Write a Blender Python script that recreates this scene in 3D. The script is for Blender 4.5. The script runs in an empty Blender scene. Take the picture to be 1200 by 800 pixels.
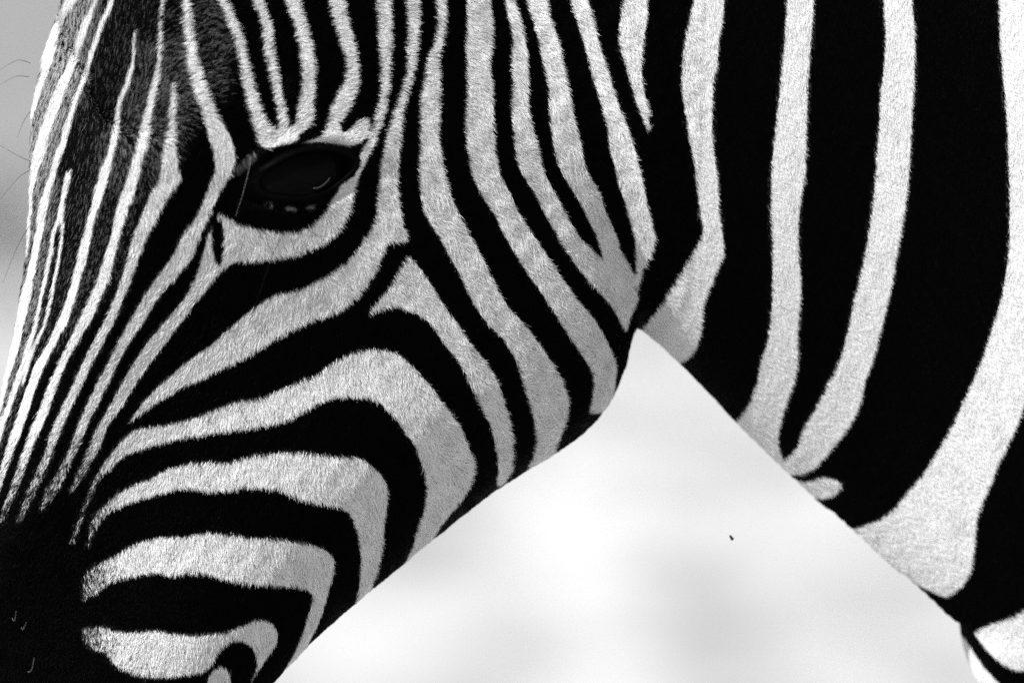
import bpy, bmesh, math, random
import numpy as np
from mathutils import Vector, Matrix
from mathutils.bvhtree import BVHTree

random.seed(4)
rng = np.random.default_rng(7)
scene = bpy.context.scene
col = scene.collection

# ------------------------------------------------------------------ camera
S = 0.00042            # metres per photograph pixel in the zebra's plane (frame is 1200 x 800)
D = 7.0                # camera to zebra
EYE_Z = 1.20           # height of the zebra's eye
ZC = EYE_Z - 195 * S   # height of the frame's middle at the zebra
CAM_Z = 1.60
pitch = math.atan2(CAM_Z - ZC, D)
DIST = math.hypot(CAM_Z - ZC, D)
cam_d = bpy.data.cameras.new('camera')
cam = bpy.data.objects.new('camera', cam_d)
col.objects.link(cam)
cam.location = (0, -D, CAM_Z)
cam.rotation_euler = (math.pi / 2 - pitch, 0, 0)
cam_d.sensor_width = 36
cam_d.lens = 36 * DIST / (1200 * S)
cam_d.clip_start = 0.1
cam_d.clip_end = 3000
cam_d.dof.use_dof = True
cam_d.dof.focus_distance = DIST - 0.115
cam_d.dof.aperture_fstop = 5.6
scene.camera = cam

# ------------------------------------------------------------------ light
SUN = Vector((-0.48, -0.47, 0.74)).normalized()
w = bpy.data.worlds.new('World')
scene.world = w
w.use_nodes = True
nt = w.node_tree
sky = nt.nodes.new('ShaderNodeTexSky')
sky.sky_type = 'NISHITA'
sky.sun_disc = False
sky.sun_elevation = math.asin(SUN.z)
sky.sun_rotation = math.atan2(SUN.x, SUN.y)
bw = nt.nodes.new('ShaderNodeRGBToBW')          # a black and white photograph
bg = nt.nodes['Background']
bg.inputs['Strength'].default_value = 0.10
nt.links.new(sky.outputs[0], bw.inputs[0])
nt.links.new(bw.outputs[0], bg.inputs['Color'])
sun_d = bpy.data.lights.new('sun', 'SUN')
sun_d.energy = 4.6
sun_d.angle = math.radians(0.5)
sun_d.color = (1, 1, 1)
sun = bpy.data.objects.new('sun', sun_d)
col.objects.link(sun)
sun.rotation_euler = (-SUN).to_track_quat('-Z', 'Y').to_euler()
sun.location = (0, 0, 20)
scene.view_settings.view_transform = 'Standard'
scene.view_settings.look = 'None'
scene.view_settings.exposure = 0.62
scene.view_settings.gamma = 1.0
scene.cycles_curves.shape = 'RIBBONS'
scene.cycles.use_denoising = False

# ------------------------------------------------------------------ helpers
CAMP = np.array([0, -D, CAM_Z])
RIGHT = np.array([1.0, 0, 0])
UP = np.array([0, math.sin(pitch), math.cos(pitch)])
FWD = np.array([0, math.cos(pitch), -math.sin(pitch)])
FPX = DIST / S


def project(p):
    d = p - CAMP
    z = d @ FWD
    return 600 + FPX * (d @ RIGHT) / z, 400 - FPX * (d @ UP) / z


def pixel_ray(u, v):
    d = FWD + RIGHT * ((u - 600) / FPX) + UP * ((400 - v) / FPX)
    return d / np.linalg.norm(d)


def W(u, v, y=0.0):
    """photograph pixel units -> metres, in the zebra's plane"""
    return np.stack([(np.asarray(u, float) - 600) * S, np.asarray(y, float) * S + 0 * np.asarray(u, float),
                     ZC + (400 - np.asarray(v, float)) * S], -1)


def catmull(pts, sub):
    p = np.asarray(pts, float)
    e = np.vstack([2 * p[0] - p[1], p, 2 * p[-1] - p[-2]])
    out = []
    for i in range(1, len(e) - 2):
        a, b, c, d = e[i - 1], e[i], e[i + 1], e[i + 2]
        for k in range(sub):
            t = k / sub
            out.append(0.5 * (2 * b + (c - a) * t + (2 * a - 5 * b + 4 * c - d) * t * t + (3 * b - a - 3 * c + d) * t ** 3))
    out.append(p[-1])
    return np.array(out)


def smoothstep(a, b, x):
    t = np.clip((x - a) / (b - a), 0, 1)
    return t * t * (3 - 2 * t)


def mat(name):
    m = bpy.data.materials.new(name)
    m.use_nodes = True
    return m, m.node_tree.nodes, m.node_tree.links, m.node_tree.nodes['Principled BSDF']


def link(name, data, parent=None, m=None):
    o = bpy.data.objects.new(name, data)
    col.objects.link(o)
    if parent is not None:
        o.parent = parent
        o.matrix_parent_inverse = parent.matrix_world.inverted()
    if m is not None:
        data.materials.append(m)
    return o


def mesh(name, verts, faces, smooth=True):
    me = bpy.data.meshes.new(name)
    me.from_pydata([tuple(v) for v in verts], [], [tuple(f) for f in faces])
    me.validate()
    me.update()
    if smooth:
        me.polygons.foreach_set('use_smooth', [True] * len(me.polygons))
    return me


def tube_geo(path, radii, n=10):
    path = np.asarray(path, float)
    radii = np.asarray(radii, float)
    V, F = [], []
    prev = None
    for i in range(len(path)):
        t = path[min(i + 1, len(path) - 1)] - path[max(i - 1, 0)]
        t = t / np.linalg.norm(t)
        ref = prev if prev is not None else (np.array([0, 1.0, 0]) if abs(t[1]) < .9 else np.array([1.0, 0, 0]))
        a = ref - t * (ref @ t)
        a /= np.linalg.norm(a)
        prev = a
        b = np.cross(t, a)
        for k in range(n):
            th = 2 * math.pi * k / n
            V.append(path[i] + radii[i] * (a * math.cos(th) + b * math.sin(th)))
    for i in range(len(path) - 1):
        for k in range(n):
            F.append((i * n + k, i * n + (k + 1) % n, (i + 1) * n + (k + 1) % n, (i + 1) * n + k))
    F.append(tuple(range(n - 1, -1, -1)))
    F.append(tuple((len(path) - 1) * n + k for k in range(n)))
    return np.array(V), F


def ellipsoid_geo(c, r, nu=28, nv=16, rot=None):
    V = [(0, 0, 1)]
    for i in range(1, nv):
        th = math.pi * i / nv
        for k in range(nu):
            ph = 2 * math.pi * k / nu
            V.append((math.sin(th) * math.cos(ph), math.sin(th) * math.sin(ph), math.cos(th)))
    V.append((0, 0, -1))
    F = [(0, 1 + k, 1 + (k + 1) % nu) for k in range(nu)]
    for i in range(nv - 2):
        for k in range(nu):
            a = 1 + i * nu
            F.append((a + k, a + nu + k, a + nu + (k + 1) % nu, a + (k + 1) % nu))
    a = 1 + (nv - 2) * nu
    F += [(a + k, len(V) - 1, a + (k + 1) % nu) for k in range(nu)]
    V = np.array(V) * np.asarray(r)
    if rot is not None:
        V = V @ np.asarray(rot).T
    return V + np.asarray(c), F


# ------------------------------------------------------------------ ground
def build_ground():
    R = 900
    me = mesh('ground', [(-R, -R, 0), (R, -R, 0), (R, R, 0), (-R, R, 0)], [(0, 1, 2, 3)], False)
    m, N, L, B = mat('dry_pale_ground')
    tc = N.new('ShaderNodeTexCoord')
    # dry pan with patches of trodden grass and darker earth; a belt of darker grass lies farther out
    n1 = N.new('ShaderNodeTexNoise'); n1.inputs['Scale'].default_value = 4.6; n1.inputs['Detail'].default_value = 6
    n2 = N.new('ShaderNodeTexNoise'); n2.inputs['Scale'].default_value = 9.0; n2.inputs['Detail'].default_value = 6
    mp = N.new('ShaderNodeMapping'); mp.inputs['Scale'].default_value = (1.0, 0.22, 1); mp.inputs['Location'].default_value = (-.40, .03, 0)
    L.new(tc.outputs['Object'], mp.inputs[0])
    L.new(mp.outputs[0], n1.inputs['Vector'])
    L.new(tc.outputs['Object'], n2.inputs['Vector'])
    r1 = N.new('ShaderNodeValToRGB')
    r1.color_ramp.elements[0].position = 0.33; r1.color_ramp.elements[0].color = (.19, .19, .19, 1)
    r1.color_ramp.elements[1].position = 0.61; r1.color_ramp.elements[1].color = (.60, .60, .60, 1)
    L.new(n1.outputs['Fac'], r1.inputs[0])
    sep = N.new('ShaderNodeSeparateXYZ'); L.new(tc.outputs['Object'], sep.inputs[0])
    ad = N.new('ShaderNodeMath'); ad.operation = 'MULTIPLY_ADD'
    L.new(n1.outputs['Fac'], ad.inputs[0]); ad.inputs[1].default_value = 5.0
    L.new(sep.outputs['Y'], ad.inputs[2])
    st = N.new('ShaderNodeMapRange'); st.interpolation_type = 'SMOOTHSTEP'
    st.inputs['From Min'].default_value = 19.5; st.inputs['From Max'].default_value = 25.5
    L.new(ad.outputs[0], st.inputs['Value'])
    mx = N.new('ShaderNodeMix'); mx.data_type = 'RGBA'
    L.new(st.outputs[0], mx.inputs['Factor'])
    L.new(r1.outputs[0], mx.inputs['A'])
    mx.inputs['B'].default_value = (.24, .24, .24, 1)
    mu = N.new('ShaderNodeMix'); mu.data_type = 'RGBA'; mu.blend_type = 'MULTIPLY'
    mu.inputs['Factor'].default_value = 1
    r2 = N.new('ShaderNodeValToRGB')
    r2.color_ramp.elements[0].position = .3; r2.color_ramp.elements[0].color = (.75, .75, .75, 1)
    r2.color_ramp.elements[1].position = .7; r2.color_ramp.elements[1].color = (1.1, 1.1, 1.1, 1)
    L.new(n2.outputs['Fac'], r2.inputs[0])
    L.new(mx.outputs['Result'], mu.inputs['A']); L.new(r2.outputs[0], mu.inputs['B'])
    L.new(mu.outputs['Result'], B.inputs['Base Color'])
    B.inputs['Roughness'].default_value = 0.95
    B.inputs['Specular IOR Level'].default_value = 0.1
    bp = N.new('ShaderNodeBump'); bp.inputs['Strength'].default_value = .5; bp.inputs['Distance'].default_value = .03
    L.new(n2.outputs['Fac'], bp.inputs['Height']); L.new(bp.outputs[0], B.inputs['Normal'])
    o = link('ground', me, m=m)
    o['kind'] = 'structure'
    # sparse dry grass blades, one uncountable cover
    V, F = [], []
    for i in range(2600):
        y = rng.uniform(3, 42)
        x = rng.uniform(-6, 6) * (1 + y / 20)
        h0 = rng.uniform(.04, .11)
        for k in range(7):
            a = rng.uniform(0, 2 * math.pi); ln = rng.uniform(.3, .9) * h0
            bx, by = x + rng.normal(0, .02), y + rng.normal(0, .02)
            px, py = -math.sin(a) * .0025, math.cos(a) * .0025
            j = len(V)
            V += [(bx - px, by - py, 0), (bx + px, by + py, 0),
                  (bx + math.cos(a) * ln * .6, by + math.sin(a) * ln * .6, h0 * rng.uniform(.7, 1.2))]
            F.append((j, j + 1, j + 2))
    mg, N, L, B = mat('dry_grass_blades')
    B.inputs['Base Color'].default_value = (.42, .42, .42, 1)
    B.inputs['Roughness'].default_value = .8
    g = link('dry_grass', mesh('dry_grass', V, F, False), m=mg)
    g['kind'] = 'stuff'
    g['label'] = 'sparse pale dry grass scattered over the bare ground behind'
    g['category'] = 'grass'


build_ground()


def build_shrub(px, py, dist_y, scale, label):
    m, N, L, B = mat('shrub_leaves')
    oi = N.new('ShaderNodeTexNoise'); oi.inputs['Scale'].default_value = 14
    rr = N.new('ShaderNodeValToRGB')
    rr.color_ramp.elements[0].color = (.05, .05, .05, 1); rr.color_ramp.elements[1].color = (.16, .16, .16, 1)
    L.new(oi.outputs['Fac'], rr.inputs[0]); L.new(rr.outputs[0], B.inputs['Base Color'])
    mb, _, _, Bb = mat('shrub_bark'); Bb.inputs['Base Color'].default_value = (.1, .1, .1, 1)
    d = pixel_ray(px, py)
    t = (dist_y + D) / d[1]
    x = d[0] * t
    root = link('shrub', None)
    root.empty_display_size = .1
    root.location = (x, dist_y, 0)
    bpy.context.view_layer.update()
    root['label'] = label
    root['category'] = 'shrub'
    V, F = [], []
    for k in range(9):
        a = rng.uniform(0, 2 * math.pi); r = rng.uniform(.1, .28) * scale
        p = catmull([(x, dist_y, -.02), (x + .4 * r * math.cos(a), dist_y + .4 * r * math.sin(a), .2 * scale),
                     (x + r * math.cos(a), dist_y + r * math.sin(a), .5 * scale)], 4)
        v, f = tube_geo(p, np.linspace(.018, .005, len(p)) * scale, 6)
        F += [tuple(np.array(q) + len(V)) for q in f]; V += list(v)
    link('stem', mesh('stem', V, F), root, mb)
    V, F = [], []
    for k in range(5200):
        while True:
            q = rng.uniform(-1, 1, 3)
            if q @ q < 1:
                break
        c = np.array([x, dist_y, .42 * scale]) + q * np.array([.42, .42, .34]) * scale * (1 + .18 * math.sin(7 * q[0] + 5 * q[2]))
        a = rng.normal(size=3); a /= np.linalg.norm(a)
        b = np.cross(a, rng.normal(size=3)); b /= np.linalg.norm(b)
        j = len(V)
        V += [c - a * .022 * scale, c + b * .009 * scale, c + a * .022 * scale, c - b * .009 * scale]
        F.append((j, j + 1, j + 2, j + 3))
    link('foliage', mesh('foliage', V, F, False), root, m)


build_shrub(0, 330, 17.4, 0.26, 'small low dark shrub on the pale ground beyond the zebra\'s forehead')

# ------------------------------------------------------------------ coat pattern, traced in photograph pixels
# every stroke: (left x, left y, right x, right y) stations along one pale stripe
STROKES = {
 'A1': [(253,-40,262,-40),(255,0,266,0),(270,40,283,40),(277,65,288,65),(285,110,300,110),(293,140,310,140),(299,158,322,152)],
 'A2': [(292,-40,302,-40),(294,0,306,0),(304,25,316,25),(309,60,320,60),(316,95,327,95),(323,125,332,125),(325,152,338,148)],
 'A3': [(326,-40,343,-40),(332,0,350,0),(341,25,357,25),(348,50,364,50),(352,75,368,75),(352,100,368,100),(348,125,366,125),(345,146,365,146),(335,158,350,157)],
 'A4': [(378,-40,397,-40),(384,0,403,0),(389,25,408,25),(398,50,414,50),(404,75,419,75),(402,95,420,95),(393,112,415,112),(385,130,407,130),(382,150,396,150)],
 'A5': [(434,-40,452,-40),(439,0,456,0),(441,25,458,25),(443,50,458,50),(444,75,457,75),(445,100,455,100),(441,125,451,125),(435,150,445,150),(425,175,436,175),(411,200,422,203),(396,224,415,228),(382,246,406,256),(370,259,390,278),(350,271,360,294),(325,271,330,302),(300,267,300,305),(276,260,276,307),(258,250,255,322),(245,270,242,340),(232,315,228,358),(220,342,212,378),(200,367,197,400),(172,400,187,412),(155,425,178,425),(140,450,160,450),(127,475,145,475),(112,500,127,500),(102,525,118,525),(95,542,108,542),(86,560,98,560),(79,576,86,576)],
 'A6': [(470,-40,487,-40),(474,0,491,0),(476,25,491,25),(476,50,489,50),(475,75,486,75),(471,100,480,100),(462,125,473,125),(454,150,470,150),(449,175,468,175),(445,200,466,200),(442,225,466,225),(440,250,470,255),(434,268,476,280),(425,282,453,290),(410,301,442,315),(395,314,425,340),(360,335,398,364),(330,343,362,377),(300,358,330,393),(252,398,290,417),(220,422,250,437),(190,447,210,457),(165,472,180,475),(150,495,152,497)],
 'A7': [(504,-40,518,-40),(509,0,521,0),(511,25,522,25),(507,50,518,50),(500,70,514,70),(494,100,515,100),(491,125,514,125),(491,150,514,150),(491,175,516,175),(490,200,520,200),(491,225,527,225),(497,250,537,250),(512,275,550,275),(526,300,564,300),(539,325,576,325),(551,350,592,355),(567,375,610,375),(590,400,630,400),(605,425,647,425),(612,450,660,450),(620,475,666,475),(626,500,660,500),(626,525,650,524),(617,548,646,550),(603,570,638,572),(590,590,612,592)],
 'A8': [(541,-40,568,-40),(545,0,572,0),(546,25,576,25),(544,50,576,50),(545,75,573,75),(546,100,576,100),(545,125,577,125),(544,150,578,150),(547,175,580,175),(551,200,584,200),(561,225,597,226),(577,250,608,250),(590,275,624,275),(604,300,641,300),(620,325,658,325),(638,350,675,350),(654,375,697,375),(670,400,711,400),(687,425,721,425),(694,440,721,442),(694,458,718,463),(688,482,705,486)],
 'A9': [(583,-40,597,-40),(589,0,603,0),(595,25,610,25),(598,50,615,50),(598,75,617,75),(599,100,619,100),(599,125,618,125),(600,150,624,150),(602,175,630,175),(609,200,636,200),(624,225,649,225),(637,250,662,250),(651,275,680,278),(666,300,705,303),(685,325,735,325),(708,350,746,350),(722,370,738,368),(731,386,733,386)],
 'A10': [(609,-40,634,-40),(616,0,640,0),(624,25,646,25),(630,50,655,50),(635,75,660,75),(640,100,666,100),(642,125,669,125),(644,150,675,150),(648,175,681,175),(656,200,687,200),(671,225,701,225),(685,250,710,250),(696,275,721,275),(704,298,728,298),(712,315,740,315),(720,335,747,335)],
 'A11': [(660,-40,682,-40),(667,0,689,0),(675,25,696,25),(684,50,702,50),(690,75,710,75),(697,100,717,100),(705,125,726,125),(710,150,736,150),(714,175,744,175),(720,200,750,200),(727,225,756,225),(735,250,762,250),(742,275,767,275),(745,290,766,290),(745,305,759,307),(745,325,751,325),(744,350,747,350)],
 'B1': [(735,-40,763,-40),(730,0,759,0),(726,25,758,25),(725,50,754,50),(732,75,752,75),(739,100,754,100),(747,125,759,125),(757,152,761,152)],
 'B2': [(818,-40,853,-40),(812,0,849,0),(807,25,847,25),(802,50,842,50),(799,75,841,75),(799,100,836,100),(801,125,835,125),(805,150,835,150),(810,175,836,175),(814,200,840,200),(817,225,842,225),(820,250,843,250),(824,270,847,275),(818,285,848,300),(803,310,843,312),(790,330,836,330),(776,355,826,355),(760,378,823,378),(748,392,820,395),(752,412,813,412),(775,432,800,424)],
 'B3': [(926,-40,957,-40),(922,0,954,0),(920,30,952,30),(918,60,950,60),(914,100,947,100),(911,130,946,130),(907,165,945,165),(904,200,944,200),(903,240,938,240),(904,270,936,270),(905,300,936,300),(905,330,939,330),(904,365,937,365),(899,400,935,400),(891,425,935,425),(886,450,930,450),(876,475,921,475),(858,503,914,500),(865,530,912,520),(895,558,920,543)],
 'B4': [(1037,-40,1068,-40),(1035,0,1069,0),(1037,40,1072,40),(1036,75,1072,75),(1032,105,1071,105),(1030,140,1069,140),(1027,180,1067,180),(1026,210,1065,210),(1021,250,1060,250),(1013,300,1051,300),(1001,350,1042,350),(990,400,1029,400),(982,425,1022,425),(970,450,1013,450),(957,475,1008,475),(942,500,993,502),(933,525,974,527),(912,545,955,547),(905,556,940,556)],
 'B5': [(1165,-60,1255,-60),(1170,0,1255,0),(1172,50,1255,50),(1176,100,1255,100),(1180,150,1255,150),(1182,200,1256,200),(1183,250,1256,250),(1181,300,1252,300),(1173,350,1240,350),(1157,400,1220,400),(1149,425,1208,440),(1130,468,1198,482),(1112,505,1183,518),(1085,550,1170,545),(1063,577,1160,570),(1040,602,1147,600),(1010,616,1144,618),(980,622,1143,632),(1007,645,1141,650),(1045,667,1136,672),(1081,687,1125,688),(1098,695,1108,700)],
 'C1': [(82,636,87,636),(91,602,100,603),(103,580,109,578),(110,560,117,560),(125,535,132,548),(143,514,147,533),(160,503,165,527),(200,496,205,515),(237,485,240,509),(277,470,275,503),(300,468,303,500),(325,457,333,493),(367,440,355,482),(400,419,387,466),(425,410,412,465),(455,410,437,468),(475,420,456,483),(491,437,467,496),(507,455,477,510),(521,475,485,522),(540,500,491,537),(550,525,496,553),(556,545,498,570),(549,572,496,598),(530,598,490,612),(512,620,486,628),(500,645,479,648),(488,665,466,670)],
 'C2': [(100,641,104,641),(103,622,112,622),(107,607,124,606),(115,598,136,597),(130,583,160,586),(150,570,185,580),(175,560,205,574),(195,550,220,572),(232,541,240,575),(262,542,265,574),(287,536,290,571),(325,530,322,573),(362,530,350,584),(387,534,372,590),(420,536,395,593),(438,547,405,598),(450,562,411,606),(454,580,414,614),(452,600,418,625),(450,620,421,640),(446,650,422,657),(437,682,420,683),(427,707,414,712),(414,730,400,733)],
 'C3': [(95,701,99,703),(96,685,108,698),(99,671,122,688),(115,660,135,681),(130,653,152,676),(160,636,180,671),(190,629,205,675),(215,629,220,672),(240,624,240,672),(270,626,268,679),(300,630,300,684),(337,632,328,686),(370,639,350,687),(385,646,362,692),(391,657,366,700),(389,677,364,708),(383,695,361,718),(377,720,356,734),(367,742,348,755),(355,767,339,773),(340,792,325,797)],
 'C4': [(96,735,100,752),(107,735,108,761),(120,734,122,763),(130,737,135,780),(145,740,155,790),(185,739,180,794),(205,742,205,792),(230,744,228,789),(250,742,245,782),(267,739,258,760),(285,731,275,750),(300,726,285,751),(315,727,294,758),(323,737,299,768),(324,750,300,780),(313,770,294,795),(302,785,290,805)],
 'D1': [(207,-40,216,-40),(212,0,222,0),(213,25,223,25),(215,50,227,50),(217,75,233,75),(223,100,240,100),(233,125,250,125),(238,140,258,140),(243,160,270,160),(250,180,275,180),(251,198,273,198),(241,225,258,225),(231,250,247,250),(213,275,236,275),(200,300,226,300),(182,325,208,325),(165,350,186,350),(151,375,171,375),(137,400,154,400),(125,425,140,425),(111,450,128,450),(100,475,115,475),(89,500,103,500),(80,525,93,525),(67,550,81,550),(53,575,69,575),(45,598,53,596)],
 'D2': [(201,98,206,98),(198,120,206,120),(194,150,205,150),(190,175,207,175),(187,200,212,200),(183,212,212,212),(176,225,201,225),(166,250,188,250),(155,275,175,275),(149,300,165,300),(141,325,157,325),(132,350,146,350),(121,375,136,375),(108,400,123,400),(95,425,110,425),(84,450,98,450),(72,475,86,475),(61,500,75,500),(53,525,65,525),(42,550,55,550),(31,575,43,575),(22,600,32,600),(18,612,24,612)],
 'D3': [(190,-30,195,-30),(189,0,194,0),(186,25,190,25),(185,50,190,50),(184,75,190,75),(177,100,186,100),(171,125,181,125),(165,150,177,150),(159,175,172,175),(152,200,166,200),(143,225,160,225),(135,250,151,250),(130,275,143,275),(122,300,136,300),(114,325,130,325),(104,350,120,350),(92,375,109,375),(80,400,93,400),(68,425,80,425),(57,450,70,450),(48,475,61,475),(37,500,51,500),(28,525,40,525),(20,550,31,550),(11,575,22,575),(2,600,11,600),(-3,615,4,615)],
 'D4': [(158,40,162,40),(155,75,160,75),(146,100,154,100),(138,125,145,125),(134,150,142,150),(129,175,137,175),(119,200,132,200),(112,225,125,225),(106,250,117,250),(99,275,110,275),(92,300,105,300),(86,325,97,325),(78,350,91,350),(69,375,82,375),(57,400,69,400),(43,425,57,425),(34,450,46,450),(25,475,38,475),(17,500,30,500),(9,525,20,525),(1,550,11,550),(-8,575,2,575),(-18,600,-8,600)],
 'D5': [(81,200,88,200),(75,225,82,225),(70,250,76,250),(63,275,68,275),(58,300,64,300),(53,325,58,325),(47,350,53,350),(42,375,48,375),(34,400,41,400),(26,425,33,425),(17,450,25,450),(9,475,17,475),(0,500,8,500),(-8,525,0,525)],
 'D6': [(76,240,81,240),(73,275,77,275),(69,300,74,300),(64,325,69,325),(59,350,64,350),(53,375,58,375),(43,400,48,400),(34,425,38,425),(27,450,31,450)],
 'F1': [(88,-30,100,-30),(82,0,96,0),(65,25,79,25),(48,50,68,50),(36,75,55,75),(28,100,42,100),(20,125,34,125)],
 'F2': [(66,55,70,55),(56,75,65,75),(47,100,55,100),(38,125,47,125),(33,150,40,150),(26,200,36,200)],
 'F3': [(120,-20,124,-20),(114,0,120,0),(101,25,110,25),(92,50,102,50),(81,75,93,75),(70,100,83,100),(60,125,74,125),(50,150,65,150),(44,175,58,175),(40,200,49,200),(38,230,43,230),(36,265,40,265),(32,300,35,300)],
 'F4': [(138,-20,143,-20),(131,0,138,0),(122,25,129,25),(112,50,119,50),(103,75,110,75),(95,100,102,100),(86,125,93,125),(77,150,86,150),(70,175,79,175),(62,200,71,200),(52,232,62,232),(44,270,54,270),(37,307,47,307),(28,345,39,345),(15,400,27,400),(2,450,12,450),(-10,500,0,500),(-20,540,-10,540)],
 'F0': [(62,-30,72,-30),(48,0,60,0),(36,25,46,25),(28,50,36,50)],
}
GREY_SHEEN = [  # (value, polygon) grey coat between stripes, with sunlit sheen on dark fur painted in
 (0.24, [(40,-10),(118,-10),(95,100),(72,160),(60,215),(25,215),(22,100)]),
 (0.028, [(118,-30),(252,-30),(272,60),(262,130),(240,110),(205,190),(150,240),(85,270),(72,260),(95,120)]),
 (0.062, [(160,60),(212,40),(240,110),(205,190),(120,220),(112,190),(140,120)]),
 (0.058, [(226,-20),(248,-20),(268,60),(258,120),(240,100),(230,50)]),
 (0.04, [(120,200),(200,190),(180,230),(140,330),(100,380),(60,420),(40,420),(75,300),(90,220)]),
 (0.14, [(30,200),(75,200),(60,300),(40,400),(10,500),(-20,560),(-40,560),(0,420),(25,300)]),
]
POLYS = [
 (1.0, [(299,150),(301,168),(314,175),(326,171),(348,166),(350,158),(365,147),(345,147),(336,150),(325,152),(318,153),(308,146)]),
 (1.0, [(353,167),(375,160),(383,149),(396,149),(400,156),(410,151),(419,141),(431,141),(431,158),(424,165),(414,171),(395,169),(370,167)]),
 (1.0, [(477,297),(490,311),(507,337),(522,360),(537,380),(550,400),(570,425),(584,450),(592,475),(599,500),(601,525),(599,550),(590,565),(581,567),(583,550),(580,525),(574,500),(562,475),(550,450),(537,425),(518,400),(512,391),(504,379),(485,366),(465,360),(447,362),(431,368),(440,351),(452,340),(462,320)]),
 (1.0, [(920,556),(940,563),(950,562),(960,559),(973,559),(984,564),(986,571),(977,580),(960,584),(942,577),(925,572)]),
 (1.0, [(1141,740),(1152,735),(1164,729),(1178,725),(1192,720),(1205,712),(1256,700),(1256,778),(1205,786),(1184,782),(1168,772),(1153,757)]),
 (1.0, [(1085,712),(1104,717),(1115,726),(1128,742),(1141,762),(1155,782),(1172,800),(1194,820),(1220,850),(1180,900),(1120,860),(1085,800)]),
 (1.0, [(257,780),(265,783),(270,795),(268,830),(240,830),(242,797),(249,785)]),
 (0.36, [(274,195),(288,185),(300,178),(303,184),(290,198),(276,207)]),
 (0.35, [(308,237),(318,237),(323,241),(316,244)]),
 (0.3, [(334,242),(348,244),(346,249),(336,247)]),
 (0.3, [(360,242),(370,242),(368,247),(358,246)]),
]
BLACKS = [
 [(248,256),(259,256),(262,285),(260,302),(256,313),(252,300),(249,285)],
 [(452,286),(478,283),(479,298),(466,318),(455,338),(442,352),(428,366),(408,362),(427,340),(443,314)],
]
GX0, GX1, GY0, GY1 = -460, 1760, -560, 1160

tone_map = np.zeros((GY1 - GY0, GX1 - GX0), np.float32)


grey_sheen_map = np.zeros_like(tone_map)


def fill(poly, val, mode='max', tone_map=tone_map):
    p = np.asarray(poly, float)
    x0, x1 = int(max(GX0, math.floor(p[:, 0].min()))), int(min(GX1 - 1, math.ceil(p[:, 0].max())))
    y0, y1 = int(max(GY0, math.floor(p[:, 1].min()))), int(min(GY1 - 1, math.ceil(p[:, 1].max())))
    acc = np.zeros((y1 - y0 + 1, x1 - x0 + 1), np.float32)
    xs = np.arange(x0, x1 + 1)
    for sy in (-.25, .25):
        for j, yy in enumerate(np.arange(y0, y1 + 1) + sy + .001):
            a, b = p, np.roll(p, -1, 0)
            hit = (a[:, 1] <= yy) != (b[:, 1] <= yy)
            if not hit.any():
                continue
            xc = np.sort(a[hit, 0] + (yy - a[hit, 1]) * (b[hit, 0] - a[hit, 0]) / (b[hit, 1] - a[hit, 1]))
            for k in range(0, len(xc) - 1, 2):
                acc[j] += .5 * np.clip(np.minimum(xs + .5, xc[k + 1]) - np.maximum(xs - .5, xc[k]), 0, 1)
    acc = np.clip(acc, 0, 1)
    blk = tone_map[y0 - GY0:y1 - GY0 + 1, x0 - GX0:x1 - GX0 + 1]
    if mode == 'max':
        np.maximum(blk, acc * val, out=blk)
    else:
        blk *= (1 - acc)


for v, p in GREY_SHEEN:
    fill(p, v, tone_map=grey_sheen_map)
for k, st in STROKES.items():
    st = [tuple(map(float, q)) for q in st]
    if st[0][1] <= -20:                       # runs on past the frame's upper edge, towards the mane
        a, b = np.array(st[0]), np.array(st[1])
        d = (a - b)
        d = d / max(abs(d[1]), 1)
        for s in (130, 300, 480):
            q = a + d * s * .8
            q[1] = q[3] = a[1] - s
            st.insert(0, tuple(q))
    st = np.array(st)
    lft, rgt = catmull(st[:, :2], 6), catmull(st[:, 2:], 6)
    fill(np.vstack([lft, rgt[::-1]]), 1.0)
for v, p in POLYS:
    fill(catmull(list(p) + [p[0]], 3) if len(p) > 5 else p, v)
for p in BLACKS:
    fill(p, 0, 'cut')


for _ in range(2):                             # soft edge to every stripe
    tone_map[1:-1] = (tone_map[:-2] + 2 * tone_map[1:-1] + tone_map[2:]) / 4
    tone_map[:, 1:-1] = (tone_map[:, :-2] + 2 * tone_map[:, 1:-1] + tone_map[:, 2:]) / 4
for _ in range(110):
    grey_sheen_map[1:-1] = (grey_sheen_map[:-2] + 2 * grey_sheen_map[1:-1] + grey_sheen_map[2:]) / 4
    grey_sheen_map[:, 1:-1] = (grey_sheen_map[:, :-2] + 2 * grey_sheen_map[:, 1:-1] + grey_sheen_map[:, 2:]) / 4


def sample_map(u, v, tone_map=tone_map):
    x = np.clip(u - GX0, 0, tone_map.shape[1] - 1.01)
    y = np.clip(v - GY0, 0, tone_map.shape[0] - 1.01)
    i, j = x.astype(int), y.astype(int)
    fx, fy = x - i, y - j
    return ((tone_map[j, i] * (1 - fx) + tone_map[j, i + 1] * fx) * (1 - fy)
            + (tone_map[j + 1, i] * (1 - fx) + tone_map[j + 1, i + 1] * fx) * fy)


# ------------------------------------------------------------------ head pose
YAW = math.radians(25)
PIV = 650.0
HEAD_Y = -32.0
cY, sY = math.cos(YAW), math.sin(YAW)
PX = (PIV - 600) * S


def pose(p):
    p = np.asarray(p, float)
    x, y = p[..., 0] - PX, p[..., 1]
    return np.stack([PX + x * cY - y * sY, x * sY + y * cY + HEAD_Y * S, p[..., 2]], -1)


def unpose(p):
    x, y = p[..., 0] - PX, p[..., 1] - HEAD_Y * S
    return np.stack([PX + x * cY + y * sY, -x * sY + y * cY, p[..., 2]], -1)


# ------------------------------------------------------------------ zebra body shape
PARTS_V, PARTS_F = [], []


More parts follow.
